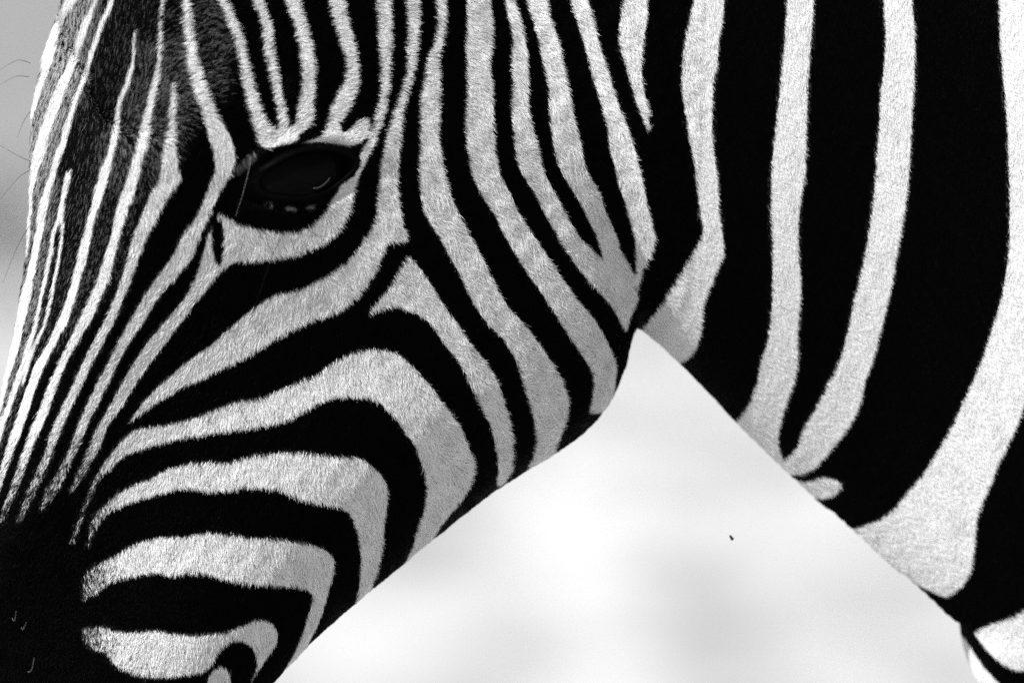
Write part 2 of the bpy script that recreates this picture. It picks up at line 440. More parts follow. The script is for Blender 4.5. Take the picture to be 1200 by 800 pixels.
def add_geo(V, F):
    off = sum(len(v) for v in PARTS_V)
    PARTS_V.append(np.asarray(V, float))
    PARTS_F.extend([tuple(int(i) + off for i in f) for f in F])


def loft(stations, sub=5, half_n=5):
    """stations: (Fx,Fv, Bx,Bv, [(s,w),...]) -> closed tube in photograph units"""
    flat = [np.concatenate([[a[0], a[1], a[2], a[3]], np.array(a[4]).ravel()]) for a in stations]
    rings = catmull(flat, sub)
    V, F = [], []
    n = None
    for r in rings:
        f, b = r[:2], r[2:4]
        sw = catmull(r[4:].reshape(-1, 2), half_n)
        s = sw[:, 0]; wd = np.maximum(sw[:, 1], 0)
        xy = f[None] + s[:, None] * (b - f)[None]
        near = W(xy[:, 0], xy[:, 1], -wd)
        far = W(xy[1:-1, 0], xy[1:-1, 1], wd[1:-1])[::-1]
        ring = np.vstack([near, far])
        n = len(ring)
        V.append(ring)
    for i in range(len(V) - 1):
        for k in range(n):
            F.append((i * n + k, (i + 1) * n + k, (i + 1) * n + (k + 1) % n, i * n + (k + 1) % n))
    F.append(tuple(range(n)))
    F.append(tuple((len(V) - 1) * n + k for k in range(n - 1, -1, -1)))
    return np.vstack(V), F


def head_station(fx, fv, d, wf, w1, w2, w3):
    bx, bv = fx + .96 * d, fv + .28 * d
    return (fx, fv, bx, bv, [(0, 0), (.003, .45 * wf), (.022, .84 * wf), (.075, wf), (.28, w1), (.62, w2), (.86, 1.06 * w3), (.967, .6 * w3), (1, 0)])


HEAD = [
 (130,-230,330,120,140,120,90), (96,-100,532,150,168,165,125), (70,0,675,172,192,188,150), (45,100,706,190,205,194,156),
 (28,200,728,160,188,194,156), (6,300,700,120,140,182,146), (-22,400,602,90,104,158,122), (-52,500,522,74,84,130,98),
 (-85,600,447,66,76,110,82), (-118,700,387,68,84,106,76), (-150,800,322,80,108,106,76), (-172,870,288,86,113,100,70),
 (-174,920,225,70,92,78,50), (-150,958,130,36,52,42,28)]
v, f = loft([head_station(*h) for h in HEAD])
add_geo(pose(v), f)


def head_ball(x, v, y, rx, rv, ry):
    for sg in (-1, 1):
        V, F = ellipsoid_geo((0, 0, 0), (rx * S, ry * S, rv * S))
        add_geo(pose(V + W(x, v, sg * y)), F)


head_ball(234, 195, 146, 100, 72, 62)      # orbit
for sg in (-1, 1):
    # ear: a cupped leaf
    base, tip = np.array([215., -190, sg * 100]), np.array([330., -590, sg * 190])
    ringsV = []
    n = 14
    for i in range(12):
        t = i / 11
        c = base + (tip - base) * t
        r = 78 * (math.sin(math.pi * (0.16 + .84 * t ** .8)) ** .7) + 4
        ring = []
        for k in range(n):
            th = math.radians(-115 + 230 * k / (n - 1)); ring.append((math.sin(th) * r, -math.cos(th) * r * .7))
        for k in range(n - 1, -1, -1):
            th = math.radians(-112 + 224 * k / (n - 1)); rr = max(r - 22, 2); ring.append((math.sin(th) * rr, -math.cos(th) * rr * .7))
        ringsV.append([W(c[0] - q[1], c[1], c[2] + q[0] * 1.0) for q in ring])
    V = np.array(ringsV).reshape(-1, 3)
    m_ = 2 * n
    F = [(i * m_ + k, i * m_ + (k + 1) % m_, (i + 1) * m_ + (k + 1) % m_, (i + 1) * m_ + k) for i in range(11) for k in range(m_)]
    F += [tuple(range(m_ - 1, -1, -1)), tuple(11 * m_ + k for k in range(m_))]
    add_geo(pose(V), F)


def neck_station(cx, cv, ux, uv, wd, full=0.0):
    return (cx, cv, ux, uv, [(0, 0), (.02, .28 * wd), (.11, .58 * wd), (.28, .93 * wd), (.43, wd), (.63, (.88 + .09 * full) * wd), (.81, (.62 + .22 * full) * wd), (.935, (.32 + .2 * full) * wd), (1, 0)])


NECK = [(200,-200,520,160,95,1), (420,-310,690,330,156,1), (640,-360,795,428,172,.9), (900,-365,898,536,168,.4), (1200,-310,1000,630,165),
        (1500,-210,1106,722,190), (1720,-120,1222,822,215), (1900,-70,1330,940,240)]
v, f = loft([neck_station(*h) for h in NECK])
# the neck's upper end swings towards the camera with the turned head
vy = smoothstep(1000, 300, v[:, 0] / S + 600) * HEAD_Y * S * .8
v[:, 1] += vy
add_geo(v, f)


V, F = ellipsoid_geo(W(1229, 716, 70), (104 * S, 130 * S, 142 * S))    # breast, beyond the near shoulder
add_geo(V, F)


def trunk_station(x, top, bot, wd):
    return (x, top, x, bot, [(0, 0), (.01, .25 * wd), (.06, .52 * wd), (.25, .85 * wd), (.5, wd), (.75, .92 * wd), (.92, .6 * wd), (.985, .3 * wd), (1, 0)])


TRUNK = [(1300,720,1010,100), (1390,440,1150,180), (1500,180,1280,270), (1700,-50,1400,420), (1950,-55,1480,470), (2400,30,1510,560),
         (3000,45,1490,600), (3500,0,1380,560), (3900,40,1250,500), (4150,180,1100,400), (4290,420,950,220)]
v, f = loft([trunk_station(*h) for h in TRUNK])
add_geo(v, f)


def limb(pts, sub=6):
    p = catmull(pts, sub)
    V, F = tube_geo(W(p[:, 0], p[:, 1], p[:, 2]), p[:, 3] * S, 16)
    add_geo(V, F)


GV = 400 + ZC / S      # ground level in photograph units
HOOVES = []
for sg, dx in ((-1, 40), (1, -60)):
    limb([(1620, 800, sg*230, 190), (1640, 1150, sg*255, 190), (1650+dx*.2, 1400, sg*250, 150), (1630+dx*.5, 1750, sg*235, 108), (1600+dx*.8, 2090, sg*225, 84), (1595+dx*.85, 2180, sg*225, 86),
          (1600+dx, 2300, sg*225, 58), (1605+dx, 2620, sg*225, 52), (1600+dx, 2740, sg*225, 64), (1575+dx, 2830, sg*225, 54), (1555+dx, GV-110, sg*225, 66)])
    HOOVES.append((1545+dx, sg*225))
for sg, dx in ((-1, -60), (1, 60)):
    limb([(3900, 650, sg*280, 250), (3800, 1050, sg*310, 260), (3720+dx*.2, 1400, sg*300, 190), (3850+dx*.5, 1800, sg*260, 118), (3990+dx*.8, 2080, sg*245, 92), (3985+dx, 2200, sg*245, 84),
          (3950+dx, 2350, sg*245, 62), (3930+dx, 2620, sg*245, 56), (3915+dx, 2740, sg*245, 66), (3885+dx, 2840, sg*245, 56), (3865+dx, GV-110, sg*245, 68)])
    HOOVES.append((3855+dx, sg*245))
limb([(4230, 330, 0, 90), (4330, 430, 0, 62), (4390, 700, 0, 42), (4410, 1050, 0, 32), (4405, 1250, 0, 20)])

raw = mesh('raw', np.vstack(PARTS_V), PARTS_F)
tmp = link('raw', raw)
bm = bmesh.new(); bm.from_mesh(raw); bmesh.ops.recalc_face_normals(bm, faces=bm.faces); bm.to_mesh(raw); bm.free()
md = tmp.modifiers.new('r', 'REMESH'); md.mode = 'VOXEL'; md.voxel_size = 0.004; md.use_smooth_shade = True
ms = tmp.modifiers.new('s', 'SMOOTH'); ms.factor = .5; ms.iterations = 22
dg = bpy.context.evaluated_depsgraph_get()
body_me = bpy.data.meshes.new_from_object(tmp.evaluated_get(dg))
bpy.data.objects.remove(tmp); bpy.data.meshes.remove(raw)
body_me.name = 'body'


def vert_arrays(me):
    n = len(me.vertices)
    P = np.empty(n * 3); me.vertices.foreach_get('co', P)
    N = np.empty(n * 3); me.vertices.foreach_get('normal', N)
    return P.reshape(-1, 3), N.reshape(-1, 3)


def is_head(q):
    """q: unposed points, metres"""
    u = q[:, 0] / S + 600
    v = 400 - (q[:, 2] - ZC) / S
    return u < np.where(v < -150, 330, 742)


def effective_px(P, N, force_near=False):
    """photograph pixel of each point of the coat; the far side mirrors the near one"""
    view = CAMP - P
    view /= np.linalg.norm(view, axis=1)[:, None]
    vis = (N * view).sum(1) > 0.04
    q = unpose(P)
    h = is_head(q)
    qm = q.copy(); qm[:, 1] = -np.abs(qm[:, 1])
    pm = P.copy(); pm[:, 1] = -np.abs(pm[:, 1])
    alt = np.where(h[:, None], pose(qm), pm)
    use = np.where(vis[:, None] & (not force_near), P, alt)
    u, v = project(use)
    return u, v, h, q


# finer faces where the coat is seen close, finest round the eyes
EYE = (358.0, 203.0)
for level in (0, 1):
    bm = bmesh.new(); bm.from_mesh(body_me)
    bm.faces.ensure_lookup_table()
    C = np.array([f.calc_center_median() for f in bm.faces]); Nf = np.array([f.normal for f in bm.faces])
    if level == 0:
        u, v = project(C)
        sel = (u > -120) & (u < 1320) & (v > -120) & (v < 920) & (Nf[:, 1] < .45)
    u, v, h, q = effective_px(C, Nf, True)
    eye = h & (np.hypot(u - EYE[0], v - EYE[1]) < 95) & (np.abs(q[:, 1]) > 60 * S)
    sel = eye if level else (sel | eye)
    edges = {e for i in np.nonzero(sel)[0] for e in bm.faces[i].edges}
    bmesh.ops.subdivide_edges(bm, edges=list(edges), cuts=1, use_grid_fill=True, smooth=0)
    bm.to_mesh(body_me); bm.free()

P, N = vert_arrays(body_me)
TH = math.radians(-13)


def eye_g(u, v):
    """signed distance-like value (pixels) to the opening between the eyelids"""
    dx, dy = u - EYE[0], v - EYE[1]
    p = dx * math.cos(TH) + dy * math.sin(TH)
    q = -dx * math.sin(TH) + dy * math.cos(TH)
    hq = np.where(q < 0, 24.0, 24.0)
    r = (np.abs(p) / 52) ** 1.75 + (np.abs(q) / hq) ** 1.75
    return (r ** (1 / 1.75) - 1) * 36


u, v, h, q = effective_px(P, N, True)
side = h & (np.abs(q[:, 1]) > 60 * S)
near_eye = side & (np.hypot(u - EYE[0], v - EYE[1]) < 14)
EYE_Y = np.abs(q[near_eye, 1]).mean()
eye_local = q[near_eye & (q[:, 1] < 0)].mean(0)
g = eye_g(u, v)
out = np.zeros(len(P))
out += np.where(g < 4, -38 * smoothstep(3, -7, g), 0)
out += (4.0 + 8.0 * smoothstep(6, -14, v - EYE[1])) * np.exp(-((g - 5) / 6.0) ** 2)
out += -3.5 * np.exp(-((g - 20) / 6.0) ** 2) * smoothstep(-10, 25, v - EYE[1])
out += 5.0 * np.exp(-((g - 26) / 10.0) ** 2) * smoothstep(10, -25, v - EYE[1])
out = np.where(side & (g < 60), out, 0)
# nostrils and the line of the mouth
qu, qv = q[:, 0] / S + 600, 400 - (q[:, 2] - ZC) / S
nost = np.hypot((qu + 95) / 34, (qv - 842) / 24)
out += np.where(side, -46 * np.exp(-nost ** 2 * 1.3) + 8 * np.exp(-((nost - 1.6) / .5) ** 2), 0)
mouth = catmull([(-130, 935), (-20, 915), (90, 860), (165, 812)], 8)
md_ = np.min(np.hypot(qu[:, None] - mouth[None, :, 0], qv[:, None] - mouth[None, :, 1]), 1) if False else None
mm = h & (qv > 740)
idx = np.nonzero(mm)[0]
dmo = np.min(np.hypot(qu[idx, None] - mouth[None, :, 0], qv[idx, None] - mouth[None, :, 1]), 1)
out[idx] += -11 * np.exp(-(dmo / 9) ** 2) + 4 * np.exp(-((dmo - 20) / 9) ** 2)
ydir = pose(np.array([[0, -1.0, 0]])) - pose(np.array([[0, 0, 0.0]]))
ydirf = -ydir
P = P + out[:, None] * S * np.where(q[:, 1:2] < 0, ydir, ydirf)
body_me.vertices.foreach_set('co', P.ravel())
body_me.update()
P, N = vert_arrays(body_me)


def coat_tone(P, N, jitter=0.0):
    u, v, h, q = effective_px(P, N)
    if jitter:
        u = u + rng.normal(0, jitter, len(u)); v = v + rng.normal(0, jitter, len(u))
    t = sample_map(u, v)
    # beyond the traced part: bands round the trunk, hoops round the legs
    x = P[:, 0] / S + 600
    vv = 400 - (P[:, 2] - ZC) / S
    wob = 26 * np.sin(vv / 170 + x / 300) + 18 * np.sin(vv / 83 - x / 140)
    ph = (x - 1256 + wob + smoothstep(2900, 4100, x) * (1400 - vv) * .55) / 165
    band = smoothstep(.5, .53, np.mod(ph, 1)) * smoothstep(1, .97, np.mod(ph, 1))
    ph2 = (vv + wob * .5 + 30 * np.sin(x / 60)) / 118
    hoop = smoothstep(.45, .5, np.mod(ph2, 1)) * smoothstep(1, .95, np.mod(ph2, 1))
    body = np.where(vv > 1430, hoop, band)
    body = np.where(vv > GV - 330, 0.0, body)
    far = (~h) & ((u > 1256) | ((v > 905) & (x > 1000)))
    t = np.where(far, body, t)
    g = eye_g(u, v)
    return np.where(h & (g < 10), 0.0, t), u, v, h, g


zebra = link('zebra', None)
zebra.empty_display_size = .3
zebra.location = W(2700, GV, 0)
bpy.context.view_layer.update()
zebra['label'] = 'black and white striped zebra standing with its head lowered and turned'
zebra['category'] = 'zebra'

# ------------------------------------------------------------------ zebra materials
WHITE, BLACK = 0.70, 0.0008
skin_m, Nn, L, B = mat('zebra_skin')
at = Nn.new('ShaderNodeAttribute'); at.attribute_name = 'coat'
rp = Nn.new('ShaderNodeValToRGB')
rp.color_ramp.elements[0].color = (.001, .001, .001, 1); rp.color_ramp.elements[1].color = (.46, .46, .46, 1)
L.new(at.outputs['Fac'], rp.inputs[0]); L.new(rp.outputs[0], B.inputs['Base Color'])
B.inputs['Roughness'].default_value = .55
B.inputs['Specular IOR Level'].default_value = .018
nz = Nn.new('ShaderNodeTexNoise'); nz.inputs['Scale'].default_value = 420; nz.inputs['Detail'].default_value = 4
bp = Nn.new('ShaderNodeBump'); bp.inputs['Strength'].default_value = .35; bp.inputs['Distance'].default_value = .001
L.new(nz.outputs['Fac'], bp.inputs['Height']); L.new(bp.outputs[0], B.inputs['Normal'])


def fur_mat(name, rough=.36, spec=.02):
    m, Nn, L, B = mat(name)
    at = Nn.new('ShaderNodeAttribute'); at.attribute_name = 'tone'
    L.new(at.outputs['Fac'], B.inputs['Base Color'])
    B.inputs['Roughness'].default_value = rough
    B.inputs['Specular IOR Level'].default_value = spec
    return m


fur_m = fur_mat('zebra_fur')
body_t, *_ = coat_tone(P, N)
a = body_me.attributes.new('coat', 'FLOAT', 'POINT')
a.data.foreach_set('value', body_t.astype(np.float32))
body_me.polygons.foreach_set('use_smooth', [True] * len(body_me.polygons))
body_me.materials.clear()
body = link('body', body_me, zebra, skin_m)

# ------------------------------------------------------------------ fur
body_me.calc_loop_triangles()
nt_ = len(body_me.loop_triangles)
T = np.empty(nt_ * 3, np.int32); body_me.loop_triangles.foreach_get('vertices', T); T = T.reshape(-1, 3)
A3, B3, C3 = P[T[:, 0]], P[T[:, 1]], P[T[:, 2]]
cr = np.cross(B3 - A3, C3 - A3)
area = np.linalg.norm(cr, axis=1) / 2
fn = cr / np.maximum(area[:, None] * 2, 1e-12)
cen = (A3 + B3 + C3) / 3
cu, cv = project(cen)
vw = CAMP - cen; vw /= np.linalg.norm(vw, axis=1)[:, None]
inview = (cu > -110) & (cu < 1310) & (cv > -110) & (cv < 910) & ((fn * vw).sum(1) > -.75)

FLOW = np.array([  # photograph x, y, lie of the coat (right, down)
 (60,100,-.2,1),(130,60,.5,-.8),(170,110,.6,-.5),(235,60,.9,-.35),(110,220,-.35,.9),(60,350,-.25,1),(200,230,.1,1),
 (300,60,.95,-.2),(380,60,1,-.05),(450,60,1,.1),(560,60,.9,.4),(650,100,.75,.65),(720,150,.7,.7),
 (330,155,.6,-.5),(410,155,.9,-.1),(270,190,.1,.9),(480,200,.7,.6),(350,285,.3,.95),(480,300,.6,.8),(600,300,.75,.65),(700,330,.8,.6),
 (150,380,-.45,.9),(80,500,-.47,.88),(250,350,-.42,.9),(110,300,-.3,.95),(60,450,-.42,.9),(190,400,-.5,.86),(110,500,-.5,.86),(330,400,.1,1),(420,440,.3,.95),(560,450,.75,.65),(640,470,.85,.5),
 (200,520,-.1,1),(300,550,.05,1),(450,600,.5,.85),(520,580,.7,.7),(200,660,.05,1),(340,680,.3,.95),(420,680,.6,.8),(150,760,-.1,1),(300,770,.3,.9),(30,680,-.3,.95),
 (800,60,.35,.93),(800,250,.5,.85),(800,380,.6,.8),(940,60,.35,.93),(940,300,.45,.9),(900,480,.6,.8),(1100,100,.35,.93),(1080,400,.5,.87),(1050,600,.6,.8),(1180,300,.4,.9),(1180,600,.5,.87),
 (100,-300,.3,-1),(600,-300,.6,.8),(1600,300,.7,.7),(1600,1200,.3,1),(3000,500,.8,.6)], float)


def flow(u, v):
    d2 = (u[:, None] - FLOW[None, :, 0]) ** 2 + (v[:, None] - FLOW[None, :, 1]) ** 2
    wt = 1 / (d2 + 400) ** 1.6
    f = (wt[:, :, None] * FLOW[None, :, 2:]).sum(1)
    return f / np.maximum(np.linalg.norm(f, axis=1)[:, None], 1e-6)


def flow_big(u, v):
    return np.vstack([flow(u[i:i + 20000], v[i:i + 20000]) for i in range(0, len(u), 20000)])


def smooth_noise(u, v, sc, seed):
    r = np.random.default_rng(seed)
    o = np.zeros(len(u))
    for k in range(7):
        a = r.uniform(0, 2 * math.pi); f = r.uniform(.6, 1.7) / sc
        o += np.sin((u * math.cos(a) + v * math.sin(a)) * f * 6.28 + r.uniform(0, 6.28))
    return o / 7 ** .5


def make_curves(name, pts, rad, tone, parent, m, kind='stuff'):
    n, k = pts.shape[:2]
    c = bpy.data.hair_curves.new(name)
    c.add_curves([k] * n)
    c.attributes['position'].data.foreach_set('vector', pts.astype(np.float32).ravel())
    ra = c.attributes.get('radius') or c.attributes.new('radius', 'FLOAT', 'POINT')
    ra.data.foreach_set('value', rad.astype(np.float32).ravel())
    ta = c.attributes.new('tone', 'FLOAT', 'CURVE')
    ta.data.foreach_set('value', tone.astype(np.float32))
    o = link(name, c, parent, m)
    if kind:
        o['kind'] = kind
    return o


def grow(name, mask, n, len_px, rad_px):
    pr = np.where(mask, area, 0); pr = np.cumsum(pr); pr /= pr[-1]
    ti = np.searchsorted(pr, rng.random(n))
    r1, r2 = np.sqrt(rng.random(n)), rng.random(n)
    wa, wb, wc = 1 - r1, r1 * (1 - r2), r1 * r2
    p = A3[ti] * wa[:, None] + B3[ti] * wb[:, None] + C3[ti] * wc[:, None]
    nn = N[T[ti, 0]] * wa[:, None] + N[T[ti, 1]] * wb[:, None] + N[T[ti, 2]] * wc[:, None]
    nn /= np.linalg.norm(nn, axis=1)[:, None]
    u, v, h, _ = effective_px(p, nn)
    g = eye_g(u, v)
    keep = ~(h & (g < 9))
    p, nn, u, v, h, g = p[keep], nn[keep], u[keep], v[keep], h[keep], g[keep]
    n = len(p)
    f = flow_big(u, v)
    ang = .22 * smooth_noise(u, v, 60, 1) + .16 * smooth_noise(u, v, 17, 2) + rng.normal(0, .2, n)
    fx = f[:, 0] * np.cos(ang) - f[:, 1] * np.sin(ang)
    fy = f[:, 0] * np.sin(ang) + f[:, 1] * np.cos(ang)
    d = fx[:, None] * RIGHT - fy[:, None] * UP
    q = unpose(p)
    mir = ((nn * (CAMP - p)).sum(1) < 0)
    d = d - nn * (d * nn).sum(1)[:, None]
    d /= np.maximum(np.linalg.norm(d, axis=1)[:, None], 1e-5)
    head_front = smoothstep(240, 60, u + .35 * (v - 150)) * h
    L_ = len_px * S * rng.uniform(.7, 1.25, n) * np.where(h, 1, .72) * (1 + .5 * head_front)
    L_ *= np.where(h, .5 + .5 * smoothstep(8, 48, g), 1)
    L_ *= np.where(h & (v > 700), .8, 1) * np.where(h, 1 - .25 * smoothstep(200, 330, v) * smoothstep(260, 180, u), 1)
    lift = np.clip(np.where(h, .30, .16) + .18 * head_front + np.where(h, .11, .04) * smooth_noise(u, v, 26, 3) + rng.normal(0, .10, n), .08, 1.0)
    pm_ = p + d * (L_ * .5)[:, None]
    pp_ = np.cross(nn, d) * (S * (.3 + 1.3 * h * smoothstep(300, 180, u)))[:, None]
    tn = np.minimum(coat_tone(pm_ + pp_, nn, .5)[0], coat_tone(pm_ - pp_, nn, .5)[0])
    gv = np.where(h, sample_map(u, v, grey_sheen_map), 0)
    ks = np.linspace(0, 1, 4)
    pts = np.empty((n, 4, 3))
    side = np.cross(nn, d)
    curl = rng.normal(0, .12, n)
    for i, s in enumerate(ks):
        up = np.sin(lift) * s * (1 - .45 * s)
        al = np.cos(lift) * s * (1 + .1 * s)
        pts[:, i] = p - nn * .0003 * (i == 0) + (nn * up[:, None] + d * al[:, None] + side * (curl * s * s)[:, None]) * L_[:, None]
    rad = (rad_px * S * rng.uniform(.75, 1.25, n))[:, None] * np.array([1.0, .92, .68, .18])[None]
    # single dark hairs and yellowed, dirtier ones among the pale coat
    tv = smoothstep(.3, .7, tn)
    val = WHITE * np.where(h, rng.uniform(.85, 1.12, n), rng.uniform(.95, 1.04, n)) * (1 + np.where(h, .05, .02) * smooth_noise(u, v, 40, 4))
    dark = rng.random(n) < np.where(h, .025, .006)
    mz = h * np.maximum(.85 * smoothstep(505, 615, v + .3 * u) * smoothstep(150, 95, u), .75 * smoothstep(752, 800, v - .05 * u) * smoothstep(215, 130, u))
    dark2 = rng.random(n) < mz                     # the coat darkens into the muzzle
    val = np.where(dark, val * .35, np.where(dark2, .012, val))
    tone = BLACK * rng.uniform(.5, 1.6, n) * (1 - tv) + np.clip(val, 0, .92) * tv
    # grey zones: paler hairs mixed among dark ones carry the painted sheen
    gz = (gv > .01) & (tn < .4)
    tone = np.where(gz, np.where(rng.random(n) < (gv * 1.5 + .32 * smoothstep(.01, .1, gv)) * np.clip(1 + 1.3 * smooth_noise(u, v, 7, 9), 0.05, 3.2), .05 + .62 * np.clip(gv * 2.6, 0, 1) * rng.uniform(.6, 1.2, n), .0025), tone)
    return make_curves(name, pts, rad, tone, body, fur_m)


grow('fur', inview, 1250000, 9.5, .27)
grow('fur', ~inview, 280000, 16, .6)

# mane: stiff upright hair along the crest of the neck
crest = catmull([(170, -250), (420, -310), (640, -360), (900, -365), (1200, -310), (1500, -210), (1760, -110)], 10)
n = 26000
t = rng.random(n) * (len(crest) - 1.001)
i = t.astype(int); fr = (t - i)[:, None]
c = crest[i] * (1 - fr) + crest[i + 1] * fr
tg = crest[i + 1] - crest[i]; tg /= np.linalg.norm(tg, axis=1)[:, None]
yy = rng.normal(0, 9, n)
root = W(c[:, 0] - tg[:, 1] * -6, c[:, 1] + 14, yy)
root[:, 1] += smoothstep(1000, 300, c[:, 0]) * HEAD_Y * S * .8
up = np.stack([tg[:, 1] * 1.0, np.zeros(n), tg[:, 0]], 1) + np.stack([-.12 + rng.normal(0, .06, n), rng.normal(0, .07, n) + yy / 160, np.zeros(n)], 1)
ln = S * 210 * rng.uniform(.75, 1.05, n) * (.5 + .5 * np.minimum(1, np.minimum(t / 8, (len(crest) - 1 - t) / 8)))
pts = np.stack([root + up * (ln * s)[:, None] for s in (0, .35, .7, 1)], 1)
tt = sample_map(c[:, 0] + rng.normal(0, 3, n), c[:, 1] + 30)
make_curves('mane', pts, S * .9 * np.array([1, .9, .7, .2])[None] * np.ones((n, 1)), np.where(tt > .5, .7, .006), zebra, fur_m)
# tail tuft
n = 2600
a0 = rng.uniform(0, 2 * math.pi, n); r0 = rng.uniform(0, 18, n)
root = W(4405 + r0 * np.cos(a0), 1150 + rng.uniform(-60, 100, n), r0 * np.sin(a0))
dr = np.stack([.12 * np.cos(a0), .12 * np.sin(a0), -np.ones(n)], 1)
ln = S * rng.uniform(500, 900, n)
pts = np.stack([root + dr * (ln * s)[:, None] * np.array([1 - .4 * s, 1 - .4 * s, 1]) for s in (0, .35, .7, 1)], 1)
make_curves('tail_tuft', pts, S * 1.2 * np.array([1, .9, .7, .2])[None] * np.ones((n, 1)), np.full(n, .006), zebra, fur_m)

# ------------------------------------------------------------------ eyes
eye_m, Nn, L, B = mat('eye_dark_iris')
B.inputs['Base Color'].default_value = (.012, .012, .012, 1)
B.inputs['Roughness'].default_value = .05
B.inputs['Specular IOR Level'].default_value = .0185
wv = Nn.new('ShaderNodeTexNoise'); wv.inputs['Scale'].default_value = 90
rp = Nn.new('ShaderNodeValToRGB')
rp.color_ramp.elements[0].color = (.0006, .0006, .0006, 1); rp.color_ramp.elements[1].color = (.003, .003, .003, 1)
L.new(wv.outputs['Fac'], rp.inputs[0]); L.new(rp.outputs[0], B.inputs['Base Color'])
pup_m, _, _, Bp = mat('eye_pupil')
Bp.inputs['Base Color'].default_value = (.0008, .0008, .0008, 1); Bp.inputs['Roughness'].default_value = .05
Bp.inputs['Specular IOR Level'].default_value = .035
for sg in (-1, 1):
    ec = eye_local.copy(); ec[1] = sg * (abs(eye_local[1]) - 36 * S)
    ca, sa = math.cos(-TH), math.sin(-TH)
    R = np.array([[ca, 0, -sa], [0, 1, 0], [sa, 0, ca]])
    V, F = ellipsoid_geo((0, 0, 0), (70 * S, 42 * S, 50 * S), 40, 24, R)
    eo = link('eye', mesh('eye', pose(V + ec), F), zebra, eye_m)
    near_eye_obj = eo if sg < 0 else near_eye_obj
    # pupil: a low lens of its own lying on the ball
    Vp, Fp = [], []
    for i in range(7):
        for k in range(28):
            th = 2 * math.pi * k / 28
            rr = i / 6
            px, pz = 30 * rr * math.cos(th), 14 * rr * math.sin(th)
            dep = 42 * math.sqrt(max(0, 1 - (px / 70) ** 2 - (pz / 50) ** 2)) + .15 * (1 - rr ** 4) + .03
            Vp.append((px * S, sg * dep * S, pz * S))
    for i in range(6):
        for k in range(28):
            Fp.append((i * 28 + k, i * 28 + (k + 1) % 28, (i + 1) * 28 + (k + 1) % 28, (i + 1) * 28 + k))
    Vp = np.array(Vp) @ R.T
    link('pupil', mesh('pupil', pose(Vp + ec), Fp), eo, pup_m)

tear_m, _, _, Bt = mat('eye_tear_glint')
Bt.inputs['Base Color'].default_value = (.02, .02, .02, 1); Bt.inputs['Roughness'].default_value = .12
Bt.inputs['Specular IOR Level'].default_value = .9
ec = eye_local.copy(); ec[1] = -(abs(eye_local[1]) - 36 * S)
tl = []
for a_, b_ in ((8, 17), (14, 16.5), (20, 14), (26, 9.5), (30, 5)):     # glossy strip added for the glint on the lower lid's wet edge
    px, pz = a_, -b_
    tl.append((px * S, -(42 * math.sqrt(1 - (px / 70) ** 2 - (pz / 50) ** 2) + .4) * S, pz * S))
V, F = tube_geo(catmull(pose(np.array(tl) + ec), 4), np.array([.2] + [.75] * 15 + [.2]) * S, 8)
link('tear_glint', mesh('tear_glint', V, F), near_eye_obj, tear_m)

# ------------------------------------------------------------------ hooves
hoof_m, Nn, L, B = mat('hoof_horn')
B.inputs['Base Color'].default_value = (.05, .05, .05, 1); B.inputs['Roughness'].default_value = .5
hv, hf = [], []
for zz, r, ox in ((0, 88, -26), (14, 90, -25), (70, 76, -10), (125, 64, 4), (132, 50, 6)):
    for k in range(20):
        th = 2 * math.pi * k / 20
        hv.append(((ox + r * math.cos(th) * 1.12) * S, r * math.sin(th) * .92 * S, zz * S))
for i in range(4):
    for k in range(20):
        hf.append((i * 20 + k, i * 20 + (k + 1) % 20, (i + 1) * 20 + (k + 1) % 20, (i + 1) * 20 + k))
hf += [tuple(range(19, -1, -1)), tuple(80 + k for k in range(20))]
hoof_me = mesh('hoof', hv, hf); hoof_me.materials.append(hoof_m)
for x, y in HOOVES:
    o = bpy.data.objects.new('hoof', hoof_me); col.objects.link(o)
    o.parent = zebra
    o.matrix_parent_inverse = zebra.matrix_world.inverted()
    o.location = W(x, GV, y)

# ------------------------------------------------------------------ whiskers and long single hairs
bvh = BVHTree.FromPolygons([Vector(p) for p in P], [tuple(t_) for t_ in T])
hair_dark, _, _, Bh = mat('long_hair_dark'); Bh.inputs['Base Color'].default_value = (.004, .004, .004, 1); Bh.inputs['Specular IOR Level'].default_value = .05
hair_pale, _, _, Bh2 = mat('long_hair_pale'); Bh2.inputs['Base Color'].default_value = (.22, .22, .22, 1); Bh2.inputs['Specular IOR Level'].default_value = .1


def surf(u, v):
    hit = bvh.ray_cast(Vector(CAMP), Vector(pixel_ray(u, v)))
    return hit[0]


def whisker(pts, pale=False, rise=14, r=.34):
    """pts run from the root outwards; only the root touches the coat"""
    root = surf(*pts[0])
    k = 0
    while root is None and k < 20:
        k += 1
        root = surf(pts[0][0] + 3 * k, pts[0][1] + k)
    if root is None:
        return
    depth = (np.array(root) - CAMP) @ FWD
    W3 = []
    for i, (a, b) in enumerate(pts):
        s = surf(a, b)
        dd = depth
        if s is not None:
            dd = min(depth, (np.array(s) - CAMP) @ FWD)
        dd -= S * rise * (i / (len(pts) - 1)) ** .7 if i else -S * 2
        ry = pixel_ray(a, b)
        W3.append(CAMP + ry * dd / (ry @ FWD))
    path = catmull(W3, 5)
    V, F = tube_geo(path, np.linspace(1, .35, len(path)) * r * S, 5)
    link('whisker', mesh('whisker', V, F), zebra, hair_pale if pale else hair_dark)


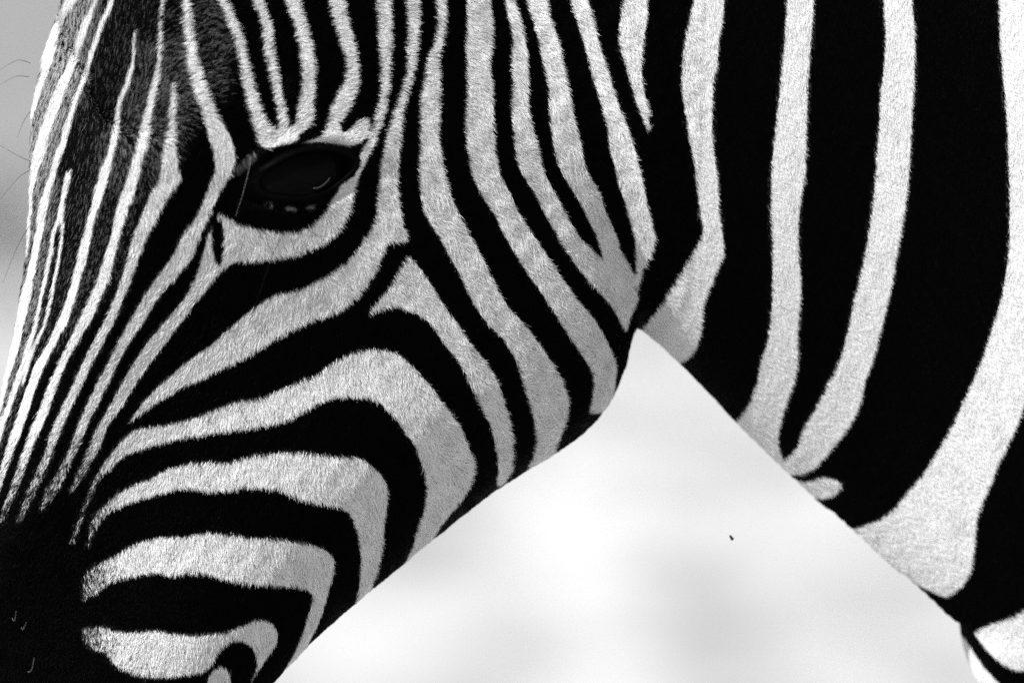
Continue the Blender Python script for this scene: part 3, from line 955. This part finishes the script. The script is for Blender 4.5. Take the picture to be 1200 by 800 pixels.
for pts in ([(36, 74), (20, 71), (-2, 83)], [(34, 90), (18, 90), (-4, 102)], [(36, 130), (28, 142), (20, 162)], [(38, 190), (20, 182), (-4, 168)],
            [(38, 198), (22, 208), (-2, 236)], [(40, 255), (20, 290), (3, 332)], [(311, 271), (314, 285), (320, 299)],
            [(331, 274), (318, 303), (302, 350), (286, 398)], [(384, 250), (382, 270), (378, 287)], [(340, 277), (344, 290), (346, 298)],
            [(356, 334), (345, 347), (328, 356)], [(278, 398), (272, 415), (269, 430)], [(288, 398), (284, 412), (281, 420)],
            [(248, 484), (244, 498), (241, 510)], [(279, 473), (284, 486), (293, 498)], [(235, 541), (235, 556), (234, 572)],
            [(240, 628), (241, 640), (243, 652)], [(360, 268), (372, 276), (380, 277)]):
    whisker(pts)
for pts in ([(292, 182), (293, 192), (286, 222), (276, 254)], [(13, 722), (17, 727), (19, 715)], [(24, 733), (27, 737), (31, 728)], [(31, 788), (37, 784), (40, 770)], [(20, 172), (22, 178), (27, 184)]):
    whisker(pts, True, 10, .24)

# ------------------------------------------------------------------ fly in the air below the throat
fly_m, _, _, Bf = mat('fly_body'); Bf.inputs['Base Color'].default_value = (.006, .006, .006, 1); Bf.inputs['Roughness'].default_value = .4
wing_m, _, _, Bw = mat('fly_wing'); Bw.inputs['Base Color'].default_value = (.12, .12, .12, 1); Bw.inputs['Roughness'].default_value = .3
ry = pixel_ray(857, 629.5)
fc = CAMP + ry * (DIST - .085) / (ry @ FWD)
fly = link('fly', None); fly.empty_display_size = .003; fly.location = fc
bpy.context.view_layer.update()
fly['label'] = 'tiny black fly hovering in the air below the zebra\'s throat'
fly['category'] = 'fly'
ax = np.array([.5, .2, -.8]); ax /= np.linalg.norm(ax)
sd = np.cross(ax, [0, 1, 0]); sd /= np.linalg.norm(sd)
nr = np.cross(sd, ax)
BR = np.stack([sd, nr, ax], 1)
V, F = [], []
for off, r in ((-.0010, (.00048, .00042, .00042)), (-.0003, (.00062, .00058, .00070)), (.0007, (.00058, .00050, .00095))):
    v_, f_ = ellipsoid_geo((0, 0, off), r, 12, 8)
    F += [tuple(np.array(q_) + len(V)) for q_ in f_]; V += list(v_)
fb = link('body', mesh('fly_body', np.array(V) @ BR.T + fc, F), fly, fly_m)
for sg in (-1, 1):
    wv_ = np.array([(0, .0005, 0), (sg * .0005, .0006, .0004), (sg * .0009, .0006, .0012), (sg * .0006, .0006, .0017), (sg * .0002, .0006, .0010)])
    wv2 = np.vstack([wv_, wv_ + [0, .00003, 0]])
    wf_ = [(0, 1, 2, 3, 4), (9, 8, 7, 6, 5)] + [(k, 5 + k, 5 + (k + 1) % 5, (k + 1) % 5) for k in range(5)]
    link('wing', mesh('wing', wv2 @ BR.T + fc, wf_, False), fly, wing_m)
    for k in (-1, 0, 1):
        p_ = np.array([(sg * .0003, -.0004, -.0003 + k * .0003), (sg * .0008, -.0007, -.0003 + k * .0006), (sg * .0009, -.0012, -.0002 + k * .0008)])
        V, F = tube_geo(p_ @ BR.T + fc, [.00005] * 3, 5)
        link('leg', mesh('leg', V, F), fly, fly_m)
print('EYE', eye_local, 'verts', len(P))
